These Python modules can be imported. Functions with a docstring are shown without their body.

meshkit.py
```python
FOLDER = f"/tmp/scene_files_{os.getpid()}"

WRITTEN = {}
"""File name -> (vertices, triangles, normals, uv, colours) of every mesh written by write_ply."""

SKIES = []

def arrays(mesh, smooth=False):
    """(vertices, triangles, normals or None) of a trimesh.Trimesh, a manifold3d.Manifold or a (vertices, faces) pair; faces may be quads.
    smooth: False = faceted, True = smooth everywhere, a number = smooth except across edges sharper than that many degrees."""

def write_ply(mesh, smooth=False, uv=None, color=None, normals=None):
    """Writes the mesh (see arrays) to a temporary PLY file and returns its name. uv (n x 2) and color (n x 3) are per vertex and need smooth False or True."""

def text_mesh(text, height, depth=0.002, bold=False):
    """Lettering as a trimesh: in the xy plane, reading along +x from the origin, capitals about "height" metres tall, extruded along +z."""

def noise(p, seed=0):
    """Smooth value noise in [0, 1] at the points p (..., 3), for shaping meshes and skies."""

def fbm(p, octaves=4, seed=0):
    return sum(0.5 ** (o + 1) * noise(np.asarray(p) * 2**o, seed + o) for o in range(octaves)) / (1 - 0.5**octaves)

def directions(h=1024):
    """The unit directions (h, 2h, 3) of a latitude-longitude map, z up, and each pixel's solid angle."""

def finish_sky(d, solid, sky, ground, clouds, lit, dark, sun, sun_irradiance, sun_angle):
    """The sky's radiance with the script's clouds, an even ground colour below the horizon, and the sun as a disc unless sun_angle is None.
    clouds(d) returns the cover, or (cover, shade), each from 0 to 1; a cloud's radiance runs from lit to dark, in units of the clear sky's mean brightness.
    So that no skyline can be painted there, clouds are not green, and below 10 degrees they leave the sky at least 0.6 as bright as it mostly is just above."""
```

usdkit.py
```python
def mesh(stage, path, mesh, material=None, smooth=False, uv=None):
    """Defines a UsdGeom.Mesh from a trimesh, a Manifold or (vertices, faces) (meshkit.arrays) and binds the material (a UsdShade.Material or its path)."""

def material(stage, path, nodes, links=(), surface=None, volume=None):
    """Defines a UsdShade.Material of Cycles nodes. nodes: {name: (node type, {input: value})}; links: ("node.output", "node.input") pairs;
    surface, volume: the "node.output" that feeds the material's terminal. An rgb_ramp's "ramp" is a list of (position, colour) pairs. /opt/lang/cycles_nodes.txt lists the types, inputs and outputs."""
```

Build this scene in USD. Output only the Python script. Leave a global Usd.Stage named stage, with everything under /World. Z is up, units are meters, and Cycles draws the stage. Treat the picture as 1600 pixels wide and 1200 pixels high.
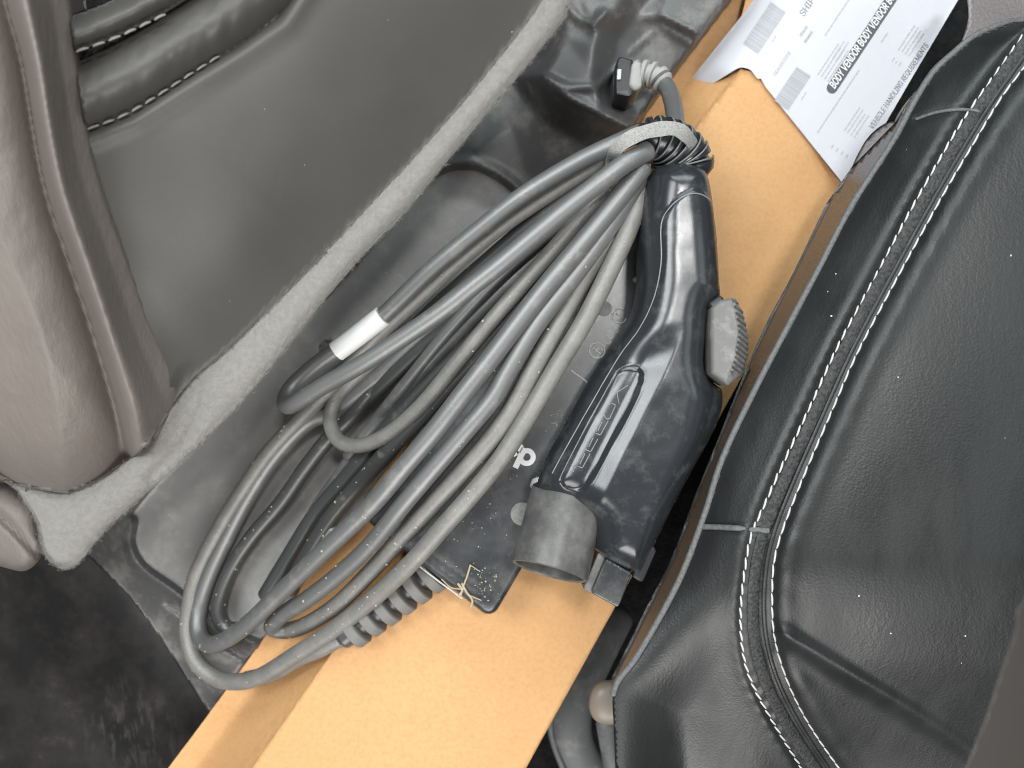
import math, re
import numpy as np, trimesh, shapely, usdkit, meshkit
from shapely.geometry import Polygon, LineString, Point
from scipy.spatial import Delaunay
from scipy.ndimage import gaussian_filter
from pxr import Usd, UsdGeom, UsdLux, UsdShade, Gf, Vt, Sdf

stage = Usd.Stage.CreateInMemory()
UsdGeom.SetStageUpAxis(stage, UsdGeom.Tokens.z)
UsdGeom.SetStageMetersPerUnit(stage, 1.0)
world = UsdGeom.Xform.Define(stage, '/World')
UsdGeom.Scope.Define(stage, '/World/Looks')
stage.SetDefaultPrim(world.GetPrim())
rng = np.random.default_rng(7)

# ---------------------------------------------------------------- camera
H = 0.50                  # height of the lens over the tray
TX = 0.631                # tangent of half the horizontal field of view
cam = UsdGeom.Camera.Define(stage, '/World/camera')
cam.AddTranslateOp().Set(Gf.Vec3d(0, 0, H))
cam.CreateHorizontalApertureAttr(36.0)
cam.CreateVerticalApertureAttr(27.0)
cam.CreateFocalLengthAttr(18.0 / TX)
cam.CreateClippingRangeAttr(Gf.Vec2f(0.01, 50))
cam.CreateFStopAttr(7.0)
cam.CreateFocusDistanceAttr(0.40)
cam.CreateExposureAttr(0.0)

# ---------------------------------------------------------------- light
def background(path, col, strength):
    return usdkit.material(stage, path, {'b': ('background_shader', {'color': col, 'strength': strength})}, [], surface='b.background')
dome = UsdLux.DomeLight.Define(stage, '/World/cabin_light')
dome.CreateIntensityAttr(1.0)
UsdShade.MaterialBindingAPI.Apply(dome.GetPrim()).Bind(background('/World/Looks/cabin_daylight', (1.0, 0.99, 0.97), 0.09))

def rect(name, pos, target, w, h, col, inten):
    l = UsdLux.RectLight.Define(stage, '/World/' + name)
    p, t = np.array(pos, float), np.array(target, float)
    z = (p - t) / np.linalg.norm(p - t)
    x = np.cross((0, 1, 0.01), z); x /= np.linalg.norm(x)
    y = np.cross(z, x)
    m = Gf.Matrix4d(*[float(v) for v in (*x, 0, *y, 0, *z, 0, *p, 1)])
    l.AddTransformOp().Set(m)
    l.CreateWidthAttr(w); l.CreateHeightAttr(h); l.CreateIntensityAttr(inten); l.CreateColorAttr(Gf.Vec3f(*col))
rect('door_light', (0.05, -1.05, 0.95), (0.0, -0.05, 0), 1.0, 0.6, (1.0, 0.985, 0.96), 8.6)
rect('roof_light', (0.22, 0.30, 1.35), (0.0, 0.05, 0), 0.14, 0.14, (1.0, 0.995, 0.98), 118.0)
rect('window_light', (-0.50, 0.30, 1.15), (0.0, 0.05, 0), 0.5, 0.45, (0.94, 0.98, 1.0), 14.0)
rect('far_window_light', (0.75, 0.12, 0.85), (0.1, 0.0, 0.05), 0.45, 0.35, (0.90, 0.98, 1.0), 2.2)
rect('windscreen_light', (0.15, 0.98, 0.9), (0.15, 0.1, 0.1), 1.1, 0.45, (0.88, 0.98, 1.0), 6.0)

# ---------------------------------------------------------------- helpers
def P(x, y, z):
    """The point of the place at height z that stands at column x, row y of the photograph."""
    x, y, z = np.broadcast_arrays(np.asarray(x, float), np.asarray(y, float), np.asarray(z, float))
    d = (H - z) * TX / 800.0
    return np.stack([(x - 800) * d, (600 - y) * d, z], -1)

def unP(p):
    d = (H - p[..., 2]) * TX / 800.0
    return np.stack([p[..., 0] / d + 800, 600 - p[..., 1] / d], -1)

def crom(pts, n=12, closed=False):
    p = np.asarray(pts, float)
    q = np.vstack([p[-1], p, p[0], p[1]]) if closed else np.vstack([2 * p[0] - p[1], p, 2 * p[-1] - p[-2]])
    out, t = [], np.linspace(0, 1, n, endpoint=False)[:, None]
    for i in range(len(q) - 3):
        a, b, c, d = q[i:i + 4]
        out.append(0.5 * (2 * b + (c - a) * t + (2 * a - 5 * b + 4 * c - d) * t ** 2 + (3 * b - a - 3 * c + d) * t ** 3))
    out = np.vstack(out)
    return out if closed else np.vstack([out, p[-1:]])

def resample(c, step, closed=False):
    c = np.asarray(c, float)
    if closed: c = np.vstack([c, c[:1]])
    s = np.r_[0, np.cumsum(np.linalg.norm(np.diff(c, axis=0), axis=1))]
    n = max(2, int(round(s[-1] / step)) + 1)
    u = np.linspace(0, s[-1], n)
    out = np.stack([np.interp(u, s, c[:, k]) for k in range(c.shape[1])], 1)
    return out[:-1] if closed else out

def S(x):
    x = np.clip(x, 0, 1)
    return x * x * (3 - 2 * x)

def pdist(q, line):
    """Distance, signed side (positive to the left of travel on the page) and run along a polyline, for points q (n, 2)."""
    q, l = np.asarray(q, float), np.asarray(line, float)
    best, side, run, s0 = np.full(len(q), 1e9), np.zeros(len(q)), np.zeros(len(q)), 0.0
    for a, b in zip(l[:-1], l[1:]):
        ab = b - a; L = np.linalg.norm(ab)
        if L < 1e-9: continue
        t = np.clip(((q - a) @ ab) / L ** 2, 0, 1)
        d = np.linalg.norm(q - (a + t[:, None] * ab), axis=1)
        m = d < best
        cr = ab[0] * (q[:, 1] - a[1]) - ab[1] * (q[:, 0] - a[0])
        best[m], side[m], run[m] = d[m], np.sign(cr[m]), (s0 + t * L)[m]
        s0 += L
    return best, side * best, run

def inside(q, poly):
    return shapely.contains_xy(poly, q[:, 0], q[:, 1])

def bd(q, poly):
    return shapely.distance(poly.exterior, shapely.points(q))

def fill(poly, res, rings=()):
    """Triangulates a polygon; returns points, faces and the number of points on the rim (first, in order)."""
    rim = resample(np.array(poly.exterior.coords)[:-1], res, True)
    poly2 = Polygon(rim)
    pts = [rim]
    for r, k in rings:
        g = poly2.buffer(-r)
        for gg in getattr(g, 'geoms', [g]):
            if not gg.is_empty:
                pts.append(resample(np.array(gg.exterior.coords)[:-1], res * k, True))
    deep = max([r for r, k in rings], default=0)
    x0, y0, x1, y1 = poly2.bounds
    gx, gy = np.meshgrid(np.arange(x0, x1, res), np.arange(y0, y1, res))
    gx = gx + (np.arange(gx.shape[0]) % 2)[:, None] * res * .5
    g = np.stack([gx.ravel(), gy.ravel()], 1)
    inner = poly2.buffer(-deep - res * .6)
    if not inner.is_empty: pts.append(g[shapely.contains_xy(inner, g[:, 0], g[:, 1])])
    pts = np.vstack(pts)
    tri = Delaunay(pts).simplices
    c = pts[tri].mean(1)
    tri = tri[shapely.contains_xy(poly2, c[:, 0], c[:, 1])]
    a, b, c = pts[tri[:, 0]], pts[tri[:, 1]], pts[tri[:, 2]]
    ar = (b[:, 0] - a[:, 0]) * (c[:, 1] - a[:, 1]) - (b[:, 1] - a[:, 1]) * (c[:, 0] - a[:, 0])
    tri = tri[np.abs(ar) > 1e-12]; ar = ar[np.abs(ar) > 1e-12]
    tri[ar < 0] = tri[ar < 0][:, ::-1]
    return pts, tri, len(rim)

def close(top, bot, tri, nr):
    n = len(top)
    i = np.arange(nr); j = (i + 1) % nr
    return np.vstack([top, bot]), np.vstack([tri, tri[:, ::-1] + n, np.stack([i, i + n, j], 1), np.stack([j, i + n, j + n], 1)])

def orient(v, f):
    a = np.cross(v[f[:, 1]] - v[f[:, 0]], v[f[:, 2]] - v[f[:, 0]])
    vol = np.einsum('ij,ij->', v[f[:, 0]], a)
    return (v, f[:, ::-1]) if vol < 0 else (v, f)

def sheet(pts, zf, res=10, depth=0.01, pinch=0.0, smooth_poly=True):
    """A closed slab whose upper face stands over the outline pts (columns and rows) at the height zf, 'depth' metres thick."""
    poly = Polygon(pts) if not isinstance(pts, Polygon) else pts
    q, tri, nr = fill(poly, res)
    z = zf(q)
    top = P(q[:, 0], q[:, 1], z)
    qb = q.copy(); rim = q[:nr]
    tg = np.roll(rim, -1, 0) - np.roll(rim, 1, 0); nm = np.stack([-tg[:, 1], tg[:, 0]], 1); nm /= np.linalg.norm(nm, axis=1)[:, None] + 1e-9
    if Polygon(rim).exterior.is_ccw is False: nm = -nm
    qb[:nr] += 2.2 * nm
    bot = P(qb[:, 0], qb[:, 1], z - depth)
    v, f = close(top, bot, tri, nr)
    return orient(v, f)

def solid(xy, top, bottom, res, rings=()):
    """A closed solid over an outline in metres."""
    poly = Polygon(xy) if not isinstance(xy, Polygon) else xy
    q, tri, nr = fill(poly, res, rings)
    v, f = close(np.column_stack([q, top(q)]), np.column_stack([q, bottom(q)]), tri, nr)
    return orient(v, f)

def pxy(pts, z):
    p = np.asarray(pts, float)
    return P(p[:, 0], p[:, 1], z)[:, :2]

def frames(c):
    t = np.gradient(c, axis=0); t /= np.linalg.norm(t, axis=1)[:, None]
    n = np.zeros_like(t)
    up = np.array([0, 0, 1.0])
    n0 = up - t[0] * (up @ t[0])
    if np.linalg.norm(n0) < 1e-3: n0 = np.cross(t[0], (1, 0, 0))
    n[0] = n0 / np.linalg.norm(n0)
    for i in range(1, len(c)):
        m = n[i - 1] - t[i] * (n[i - 1] @ t[i]); n[i] = m / np.linalg.norm(m)
    return t, n, np.cross(t, n)

def tube(c, r, sides=16, cap=True, flat=1.0):
    """Sweeps a circle (flat < 1 squashes it across its normal) along the points c; r may vary."""
    c = np.asarray(c, float); r = np.broadcast_to(np.asarray(r, float), len(c))
    if cap:
        k = np.array([0.0, .35, .7, .92])
        t0 = c[0] - c[1]; t0 = t0 / np.linalg.norm(t0); t1 = c[-1] - c[-2]; t1 = t1 / np.linalg.norm(t1)
        e = [0.02, .4, .72, .93]
        off = [np.sqrt(1 - x * x) for x in e]
        c = np.vstack([[c[0] + t0 * r[0] * o * .6 for o in off], c, [c[-1] + t1 * r[-1] * o * .6 for o in off[::-1]]])
        r = np.r_[[r[0] * x for x in e], r, [r[-1] * x for x in e[::-1]]]
    t, n, b = frames(c)
    a = np.linspace(0, 2 * np.pi, sides, endpoint=False)
    ring = c[:, None] + r[:, None, None] * (np.cos(a)[None, :, None] * n[:, None] * flat + np.sin(a)[None, :, None] * b[:, None])
    m, k = len(c), sides
    i, j = np.meshgrid(np.arange(m - 1), np.arange(k), indexing='ij')
    p, q2 = (i * k + j).ravel(), (i * k + (j + 1) % k).ravel()
    f = np.vstack([np.stack([p, q2, p + k], 1), np.stack([q2, q2 + k, p + k], 1)])
    v = ring.reshape(-1, 3)
    v = np.vstack([v, c[:1], c[-1:]])
    jj = np.arange(k)
    f = np.vstack([f, np.stack([(jj + 1) % k, jj, np.full(k, m * k)], 1), np.stack([(m - 1) * k + jj, (m - 1) * k + (jj + 1) % k, np.full(k, m * k + 1)], 1)])
    return orient(v, f)

def join(ms):
    V, F, n = [], [], 0
    for v, f in ms:
        V.append(v); F.append(np.asarray(f) + n); n += len(v)
    return np.vstack(V), np.vstack(F)

def cable(pts, n=14, step=0.003):
    q = crom(pts, n)
    return resample(P(q[:, 0], q[:, 1], q[:, 2]), step)

used = {}
def numbered(parent, name):
    k = (parent, name); i = used.get(k, -1) + 1; used[k] = i
    return f'{parent}/{name}' + (f'_{i:03d}' if i else '')

def tag(prim, label=None, cat=None, group=None, kind=None):
    for k, v in (('label', label), ('category', cat), ('group', group), ('kind', kind)):
        if v: prim.SetCustomDataByKey(k, v)

origin = {}
def thing(name, loc, label, cat, group=None):
    path = numbered('/World', name)
    x = UsdGeom.Xform.Define(stage, path)
    x.AddTranslateOp().Set(Gf.Vec3d(*[float(v) for v in loc]))
    origin[path] = np.asarray(loc, float)
    tag(x.GetPrim(), label, cat, group)
    return path

def part(name, m, mat, parent='/World', smooth=35, **kw):
    path = numbered(parent, name)
    root = '/'.join(path.split('/')[:3])
    v, f = meshkit.arrays(m)[:2] if not isinstance(m, tuple) else m
    v = np.asarray(v, float) - origin.get(root, np.zeros(3))
    usdkit.mesh(stage, path, (v, f), mat, smooth=smooth)
    tag(stage.GetPrimAtPath(path), **kw)
    return path

# ---------------------------------------------------------------- materials
def M(name, col, rough=.5, spec=.5, col2=None, n2=40, ramp=(.4, .6), bumps=(), dust=None, specks=None, scratch=None, aniso=(1, 1, 1), rot=(0, 0, 0), coat=0, sheen=0, rough2=None, topdust=None, metallic=0):
    N = {'g': ('geometry', {}), 'p': ('principled_bsdf', {'roughness': rough, 'specular_ior_level': spec, 'coat_weight': coat, 'sheen_weight': sheen, 'metallic': metallic, 'base_color': col}),
         'map': ('mapping', {'scale': aniso, 'rotation': rot})}
    L = [('g.position', 'map.vector')]
    cur = None
    def mixin(tag_, fac, c):
        nonlocal cur
        N[tag_] = ('mix', {'mix_type': 'mix', 'color1': col, 'color2': c})
        L.append((fac, tag_ + '.fac'))
        if cur: L.append((cur, tag_ + '.color1'))
        cur = tag_ + '.color'
    if col2 is not None:
        N['n2'] = ('noise_texture', {'scale': n2, 'detail': 5.0, 'roughness': .6}); L.append(('map.vector', 'n2.vector'))
        N['r2'] = ('rgb_ramp', {'ramp': [(ramp[0], (0, 0, 0)), (ramp[1], (1, 1, 1))]}); L.append(('n2.fac', 'r2.fac'))
        mixin('m2', 'r2.color', col2)
        if rough2 is not None:
            N['rr'] = ('map_range', {'to_min': rough, 'to_max': rough2}); L += [('r2.color', 'rr.value'), ('rr.result', 'p.roughness')]
    if dust is not None:                         # (colour, scale, low, high): fine settled dust in patches
        c, sc, lo, hi = dust
        N['nd'] = ('noise_texture', {'scale': sc, 'detail': 8.0, 'roughness': .72}); L.append(('g.position', 'nd.vector'))
        N['rd'] = ('rgb_ramp', {'ramp': [(lo, (0, 0, 0)), (hi, (1, 1, 1))]}); L.append(('nd.fac', 'rd.fac'))
        mixin('md', 'rd.color', c)
    if specks is not None:                       # (colour, scale, radius)
        c, sc, rad = specks
        N['v'] = ('voronoi_texture', {'scale': sc}); L.append(('g.position', 'v.vector'))
        N['vs'] = ('separate_color', {}); L.append(('v.color', 'vs.color'))
        N['vm'] = ('math', {'math_type': 'multiply', 'value2': rad}); L.append(('vs.r', 'vm.value1'))
        N['vp'] = ('math', {'math_type': 'power', 'value2': 3.0}); L.append(('vm.value', 'vp.value1'))
        N['vl'] = ('math', {'math_type': 'less_than'}); L += [('v.distance', 'vl.value1'), ('vp.value', 'vl.value2')]
        mixin('mv', 'vl.value', c)
    if cur: L.append((cur, 'p.base_color'))
    prev = None
    for i, (kind, sc, st, di, usemap) in enumerate(bumps):
        if kind == 'noise': N[f'b{i}'] = ('noise_texture', {'scale': sc, 'detail': 4.0, 'roughness': .6}); out = f'b{i}.fac'
        elif kind == 'vor': N[f'b{i}'] = ('voronoi_texture', {'scale': sc, 'feature': 'smooth_f1', 'smoothness': .35}); out = f'b{i}.distance'
        elif kind == 'edge': N[f'b{i}'] = ('voronoi_texture', {'scale': sc, 'feature': 'distance_to_edge'}); out = f'b{i}.distance'
        elif kind == 'wave': N[f'b{i}'] = ('wave_texture', {'scale': sc, 'distortion': 6.0, 'detail': 3.0, 'detail_scale': 2.0}); out = f'b{i}.fac'
        L.append(('map.vector' if usemap else 'g.position', f'b{i}.vector'))
        N[f'k{i}'] = ('bump', {'strength': st, 'distance': di}); L.append((out, f'k{i}.height'))
        if prev: L.append((prev, f'k{i}.normal'))
        prev = f'k{i}.normal'
    if prev: L.append((prev, 'p.normal'))
    return usdkit.material(stage, '/World/Looks/' + name, N, L, surface='p.BSDF')

DUST = (.36, .34, .30)
m_vinyl = M('grey_vinyl', (.070, .067, .062), .46, .4, col2=(.08, .076, .07), n2=9, bumps=[('noise', 900, .15, .0004, False)], specks=((.55, .54, .5), 75, .30))
m_leather = M('taupe_leather', (.195, .170, .152), .5, .4, col2=(.172, .151, .136), n2=12, bumps=[('noise', 260, .35, .0012, True), ('noise', 1100, .2, .0004, False)], aniso=(1.6, .5, 1), rot=(0, 0, .5))
m_dark_seam = M('dark_seam', (.07, .062, .056), .7, .3)
m_felt = M('grey_felt', (.25, .238, .222), .95, .1, col2=(.30, .287, .268), n2=420, ramp=(.35, .65), bumps=[('noise', 1500, .7, .0012, False), ('noise', 300, .4, .001, False)], sheen=.3)
m_thread_grey = M('grey_thread', (.22, .21, .20), .6, .4)
m_thread = M('white_thread', (.60, .595, .575), .55, .4, bumps=[('noise', 2500, .3, .0003, False)])
m_black_leather = M('black_leather', (.0105, .0118, .0122), .42, .62, col2=(.0140, .0156, .0160), n2=30, bumps=[('noise', 300, .16, .0007, True), ('vor', 900, .17, .0004, False)], aniso=(1.5, .5, 1), rot=(0, 0, -.55), rough2=.52)
m_black_welt = M('black_welt', (.020, .021, .022), .5, .4, bumps=[('noise', 900, .6, .001, False)], col2=(.06, .06, .06), n2=700)
m_piping = M('grey_piping', (.11, .113, .113), .55, .4, bumps=[('noise', 2200, .3, .0004, False)], col2=(.16, .16, .16), n2=700)
m_side_leather = M('grey_side_leather', (.065, .06, .058), .34, .7, bumps=[('vor', 620, .3, .0008, False)])
m_pale_leather = M('pale_grey_leather', (.36, .33, .33), .5, .4, bumps=[('vor', 620, .3, .0008, False)])
m_bolster = M('soft_grey_vinyl', (.13, .125, .122), .5, .4)
m_tray = M('black_tray_plastic', (.065, .0645, .066), .40, .6, col2=(.095, .093, .092), n2=16, ramp=(.35, .7), bumps=[('noise', 1500, .25, .0003, False)], dust=((.30, .285, .265), 30, .5, .85), specks=((.5, .48, .45), 70, .36))
m_tray_dusty = M('dusty_tray_plastic', (.20, .197, .195), .45, .5, col2=(.25, .246, .24), n2=18, ramp=(.35, .7), bumps=[('noise', 1500, .25, .0003, False)], dust=((.40, .38, .35), 34, .5, .85), specks=((.55, .53, .5), 90, .34))
def floor_material():
    c = P(212, 1135, -.045)
    N = {'g': ('geometry', {}), 'p': ('principled_bsdf', {'roughness': .42, 'specular_ior_level': .5}),
         'd': ('vector_math', {'math_type': 'distance', 'vector2': tuple(c)}), 'r': ('map_range', {'from_min': .006, 'from_max': .042, 'to_min': 1.0, 'to_max': 0.0, 'clamp': True}),
         'map': ('mapping', {'scale': (210, 55, 1), 'rotation': (0, 0, -.12)}), 'n': ('noise_texture', {'scale': 1.0, 'detail': 6.0, 'roughness': .7}),
         'rn': ('rgb_ramp', {'ramp': [(.50, (0, 0, 0)), (.68, (1, 1, 1))]}), 'm': ('math', {'math_type': 'multiply'}),
         'n2': ('noise_texture', {'scale': 30, 'detail': 7.0, 'roughness': .7}), 'r2': ('rgb_ramp', {'ramp': [(.42, (.010, .0095, .0095)), (.62, (.024, .021, .020)), (.8, (.07, .062, .058))]}),
         'mx': ('mix', {'mix_type': 'mix', 'color2': (.075, .070, .067)}), 'n3': ('noise_texture', {'scale': 45, 'detail': 3.0}), 'b': ('bump', {'strength': .3, 'distance': .002})}
    L = [('g.position', 'd.vector1'), ('d.value', 'r.value'), ('g.position', 'map.vector'), ('map.vector', 'n.vector'), ('n.fac', 'rn.fac'), ('rn.color', 'm.value1'), ('r.result', 'm.value2'), ('m.value', 'mx.fac'),
         ('g.position', 'n2.vector'), ('n2.fac', 'r2.fac'), ('r2.color', 'mx.color1'), ('mx.color', 'p.base_color'), ('g.position', 'n3.vector'), ('n3.fac', 'b.height'), ('b.normal', 'p.normal')]
    return usdkit.material(stage, '/World/Looks/dark_floor_rubber', N, L, surface='p.BSDF')
m_floor = floor_material()
m_carpet = M('black_carpet', (.012, .012, .013), .95, .1, col2=(.02, .02, .02), n2=120, bumps=[('noise', 500, .9, .003, False)])
m_kraft = M('kraft_paper', (.67, .385, .18), .62, .35, col2=(.61, .345, .15), n2=7, ramp=(.3, .7), dust=((.54, .295, .12), 420, .45, .8), bumps=[('noise', 28, .16, .005, False), ('noise', 9, .2, .012, False), ('noise', 1800, .2, .0003, False)])
m_paper = M('white_paper', (.62, .62, .665), .6, .3, bumps=[('noise', 20, .1, .003, False)])
m_ink = M('dark_ink', (.035, .036, .04), .6, .3)
m_ink4 = M('pale_grey_ink', (.26, .26, .28), .6, .3)
m_ink2 = M('faded_ink', (.46, .46, .49), .6, .3)
m_ink3 = M('grey_ink', (.11, .11, .125), .6, .3)
m_cable = M('cable_rubber', (.105, .106, .106), .47, 1.7, dust=(DUST, 70, .54, .95), specks=((.6, .58, .5), 260, .33), bumps=[('noise', 600, .12, .0006, False)])
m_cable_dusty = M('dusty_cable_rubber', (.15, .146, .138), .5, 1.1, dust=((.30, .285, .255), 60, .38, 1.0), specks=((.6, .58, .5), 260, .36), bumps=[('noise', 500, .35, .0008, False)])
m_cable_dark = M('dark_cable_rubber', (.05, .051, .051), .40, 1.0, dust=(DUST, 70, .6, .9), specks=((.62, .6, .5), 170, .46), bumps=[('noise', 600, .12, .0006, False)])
m_label = M('white_sleeve', (.85, .86, .84), .4, .4)
m_box = M('box_plastic', (.022, .025, .029), .33, .8, dust=((.12, .117, .11), 60, .5, .8), specks=((.5, .48, .44), 230, .44), bumps=[('noise', 2000, .15, .0003, False)], col2=(.05, .052, .056), n2=40)
m_grip = M('handle_plastic', (.023, .026, .030), .25, .65, dust=((.11, .11, .107), 90, .52, .85), specks=((.4, .4, .39), 260, .34), bumps=[('noise', 1600, .12, .0003, False)])
m_grip_flat = M('handle_recess_plastic', (.030, .034, .040), .45, .4)
m_letter = M('worn_letter_edge', (.22, .225, .23), .35, .6)
m_button = M('button_plastic', (.17, .168, .162), .55, .4, bumps=[('noise', 1500, .2, .0003, False)], dust=((.36, .35, .33), 90, .5, .8))
m_nozzle = M('dusty_nozzle_plastic', (.080, .079, .077), .36, .5, dust=((.24, .235, .22), 70, .4, .9), bumps=[('noise', 1400, .15, .0003, False)])
m_nozzle_in = M('nozzle_inside', (.20, .20, .195), .4, .4)
m_strap = M('woven_strap', (.36, .355, .345), .9, .1, bumps=[('noise', 1600, .9, .001, False)], col2=(.46, .455, .44), n2=900)
m_edge = M('worn_edge', (.55, .55, .53), .4, .4)
m_white = M('white_print', (.86, .86, .86), .5, .4)
m_straw = M('dry_straw', (.46, .38, .26), .7, .2)
m_dirt = M('pale_dirt', (.46, .42, .34), .9, .1)
m_rail = M('rail_plastic', (.10, .105, .105), .5, .4, dust=((.24, .235, .225), 70, .5, .8), bumps=[('noise', 1200, .2, .0004, False)])
m_tan = M('tan_plastic', (.27, .225, .185), .4, .5)
m_black = M('black_plastic', (.020, .021, .023), .4, .5, bumps=[('noise', 900, .1, .0004, False)])
m_collar = M('light_grey_rubber', (.40, .39, .375), .6, .3, bumps=[('noise', 900, .3, .0004, False)])
m_relief = M('strain_relief_rubber', (.20, .196, .188), .6, .3, bumps=[('noise', 900, .3, .0004, False)], dust=((.16, .155, .145), 140, .5, .8))
m_rust = M('faded_orange_print', (.42, .16, .09), .6, .3)

# ================================================================ SETTING
# floor under everything
fl = trimesh.creation.box((1.6, 1.3, .02)); fl.apply_translation((0, 0, -.075))
part('floor', (np.array(fl.vertices), np.array(fl.faces)), m_carpet, kind='structure', label='black carpeted car floor seen in the gap beside the envelope')

# raised dark mat at the lower left
def zmat(q):
    d, s, r = pdist(q, [(60, 800), (150, 905), (245, 1030), (330, 1130), (400, 1260)])
    return -.035 - .012 * S(d / 160) + .004 * meshkit.fbm(np.column_stack([q / 130, np.zeros(len(q))]), 3, 5)
part('floor_mat', sheet([(-120, 740), (150, 790), (330, 1000), (440, 1180), (420, 1300), (-120, 1300)], zmat, 14, .012), m_floor, kind='structure', smooth=True,
     label='dark scuffed rubber floor area in the lower left corner')

# ================================================================ TRAY
tray_pts = np.array([
    # x, y, z
    (60, 700, 0), (190, 800, 0), (205, 850, 0), (230, 900, 0), (285, 950, .002), (345, 1000, .002), (420, 1040, .002),
    (400, 600, 0), (500, 500, 0), (600, 640, 0), (450, 800, 0), (700, 420, 0), (600, 360, 0), (780, 330, 0), (690, 300, 0),
    (700, 800, 0), (900, 600, 0), (600, 1000, 0), (1000, 400, 0), (1100, 700, 0), (900, 900, 0), (700, 1200, -.002), (900, 1200, -.002), (1300, 400, 0), (1300, 100, .01), (500, 1250, -.002), (1150, 900, 0),
    # rise towards the moulded block at the upper right
    (560, 300, .004), (700, 210, .006), (745, 235, .012), (820, 270, .004), (830, 300, 0), (900, 290, 0), (980, 270, .004), (1010, 250, .008),
    (760, 150, .012), (800, 200, .012), (850, 190, .018), (910, 225, .012),
    (845, 120, .050), (890, 137, .052), (926, 136, .052), (850, 124, .050), (890, 155, .050), (944, 181, .048), (985, 200, .046), (1010, 210, .045),
    (866, 90, .050), (880, 60, .050), (905, 34, .050), (925, 40, .054), (890, 20, .052), (865, 60, .040), (835, 90, .02), (800, 120, .016),
    (926, 110, .053), (930, 70, .055), (935, 45, .056), (960, 12, .058), (975, -10, .058), (905, -20, .055), (870, 0, .045), (840, 30, .03),
    (955, 100, .040), (965, 60, .042), (990, 30, .044), (1030, -20, .046), (975, 95, .038), (1000, 70, .038), (1030, 42, .040), (1036, 22, .050), (1050, -30, .05),
    (1094, 52, .050), (1090, 72, .040), (1040, 46, .040), (1060, 90, .036), (1040, 120, .034), (1010, 150, .032), (985, 160, .032), (950, 150, .036), (1000, 195, .036), (1030, 180, .030), (1080, 90, .034), (1100, 60, .04), (1130, 0, .05), (1180, -60, .05),
    (600, 150, .006), (500, 100, .004), (300, 500, 0), (0, 700, 0), (700, -40, .01), (1600, -60, .01), (1600, 1300, -.01), (-60, 400, 0), (-60, 1300, -.01), (300, -60, 0)], float)
from scipy.interpolate import LinearNDInterpolator
GX, GY = np.meshgrid(np.arange(-60, 1601, 4.0), np.arange(-60, 1301, 4.0))
TZ = LinearNDInterpolator(tray_pts[:, :2], tray_pts[:, 2], 0.0)(GX, GY)
TZ = gaussian_filter(TZ, .8)
from scipy.interpolate import RegularGridInterpolator
tz_f = RegularGridInterpolator((GY[:, 0], GX[0]), TZ, bounds_error=False, fill_value=0)
env_left = crom([(1190, -60), (1135, 8), (1000, 190), (640, 686), (350, 1085), (266, 1198), (200, 1290)], 6)
pan = Polygon(crom([(222, 770), (208, 815), (204, 850), (222, 885), (270, 920), (330, 965), (420, 1010), (560, 1000), (820, 520), (870, 380), (808, 297), (755, 262), (720, 257), (690, 264), (655, 285), (620, 318), (560, 400)], 8, True))
hole = np.array((512, 545.))
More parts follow.
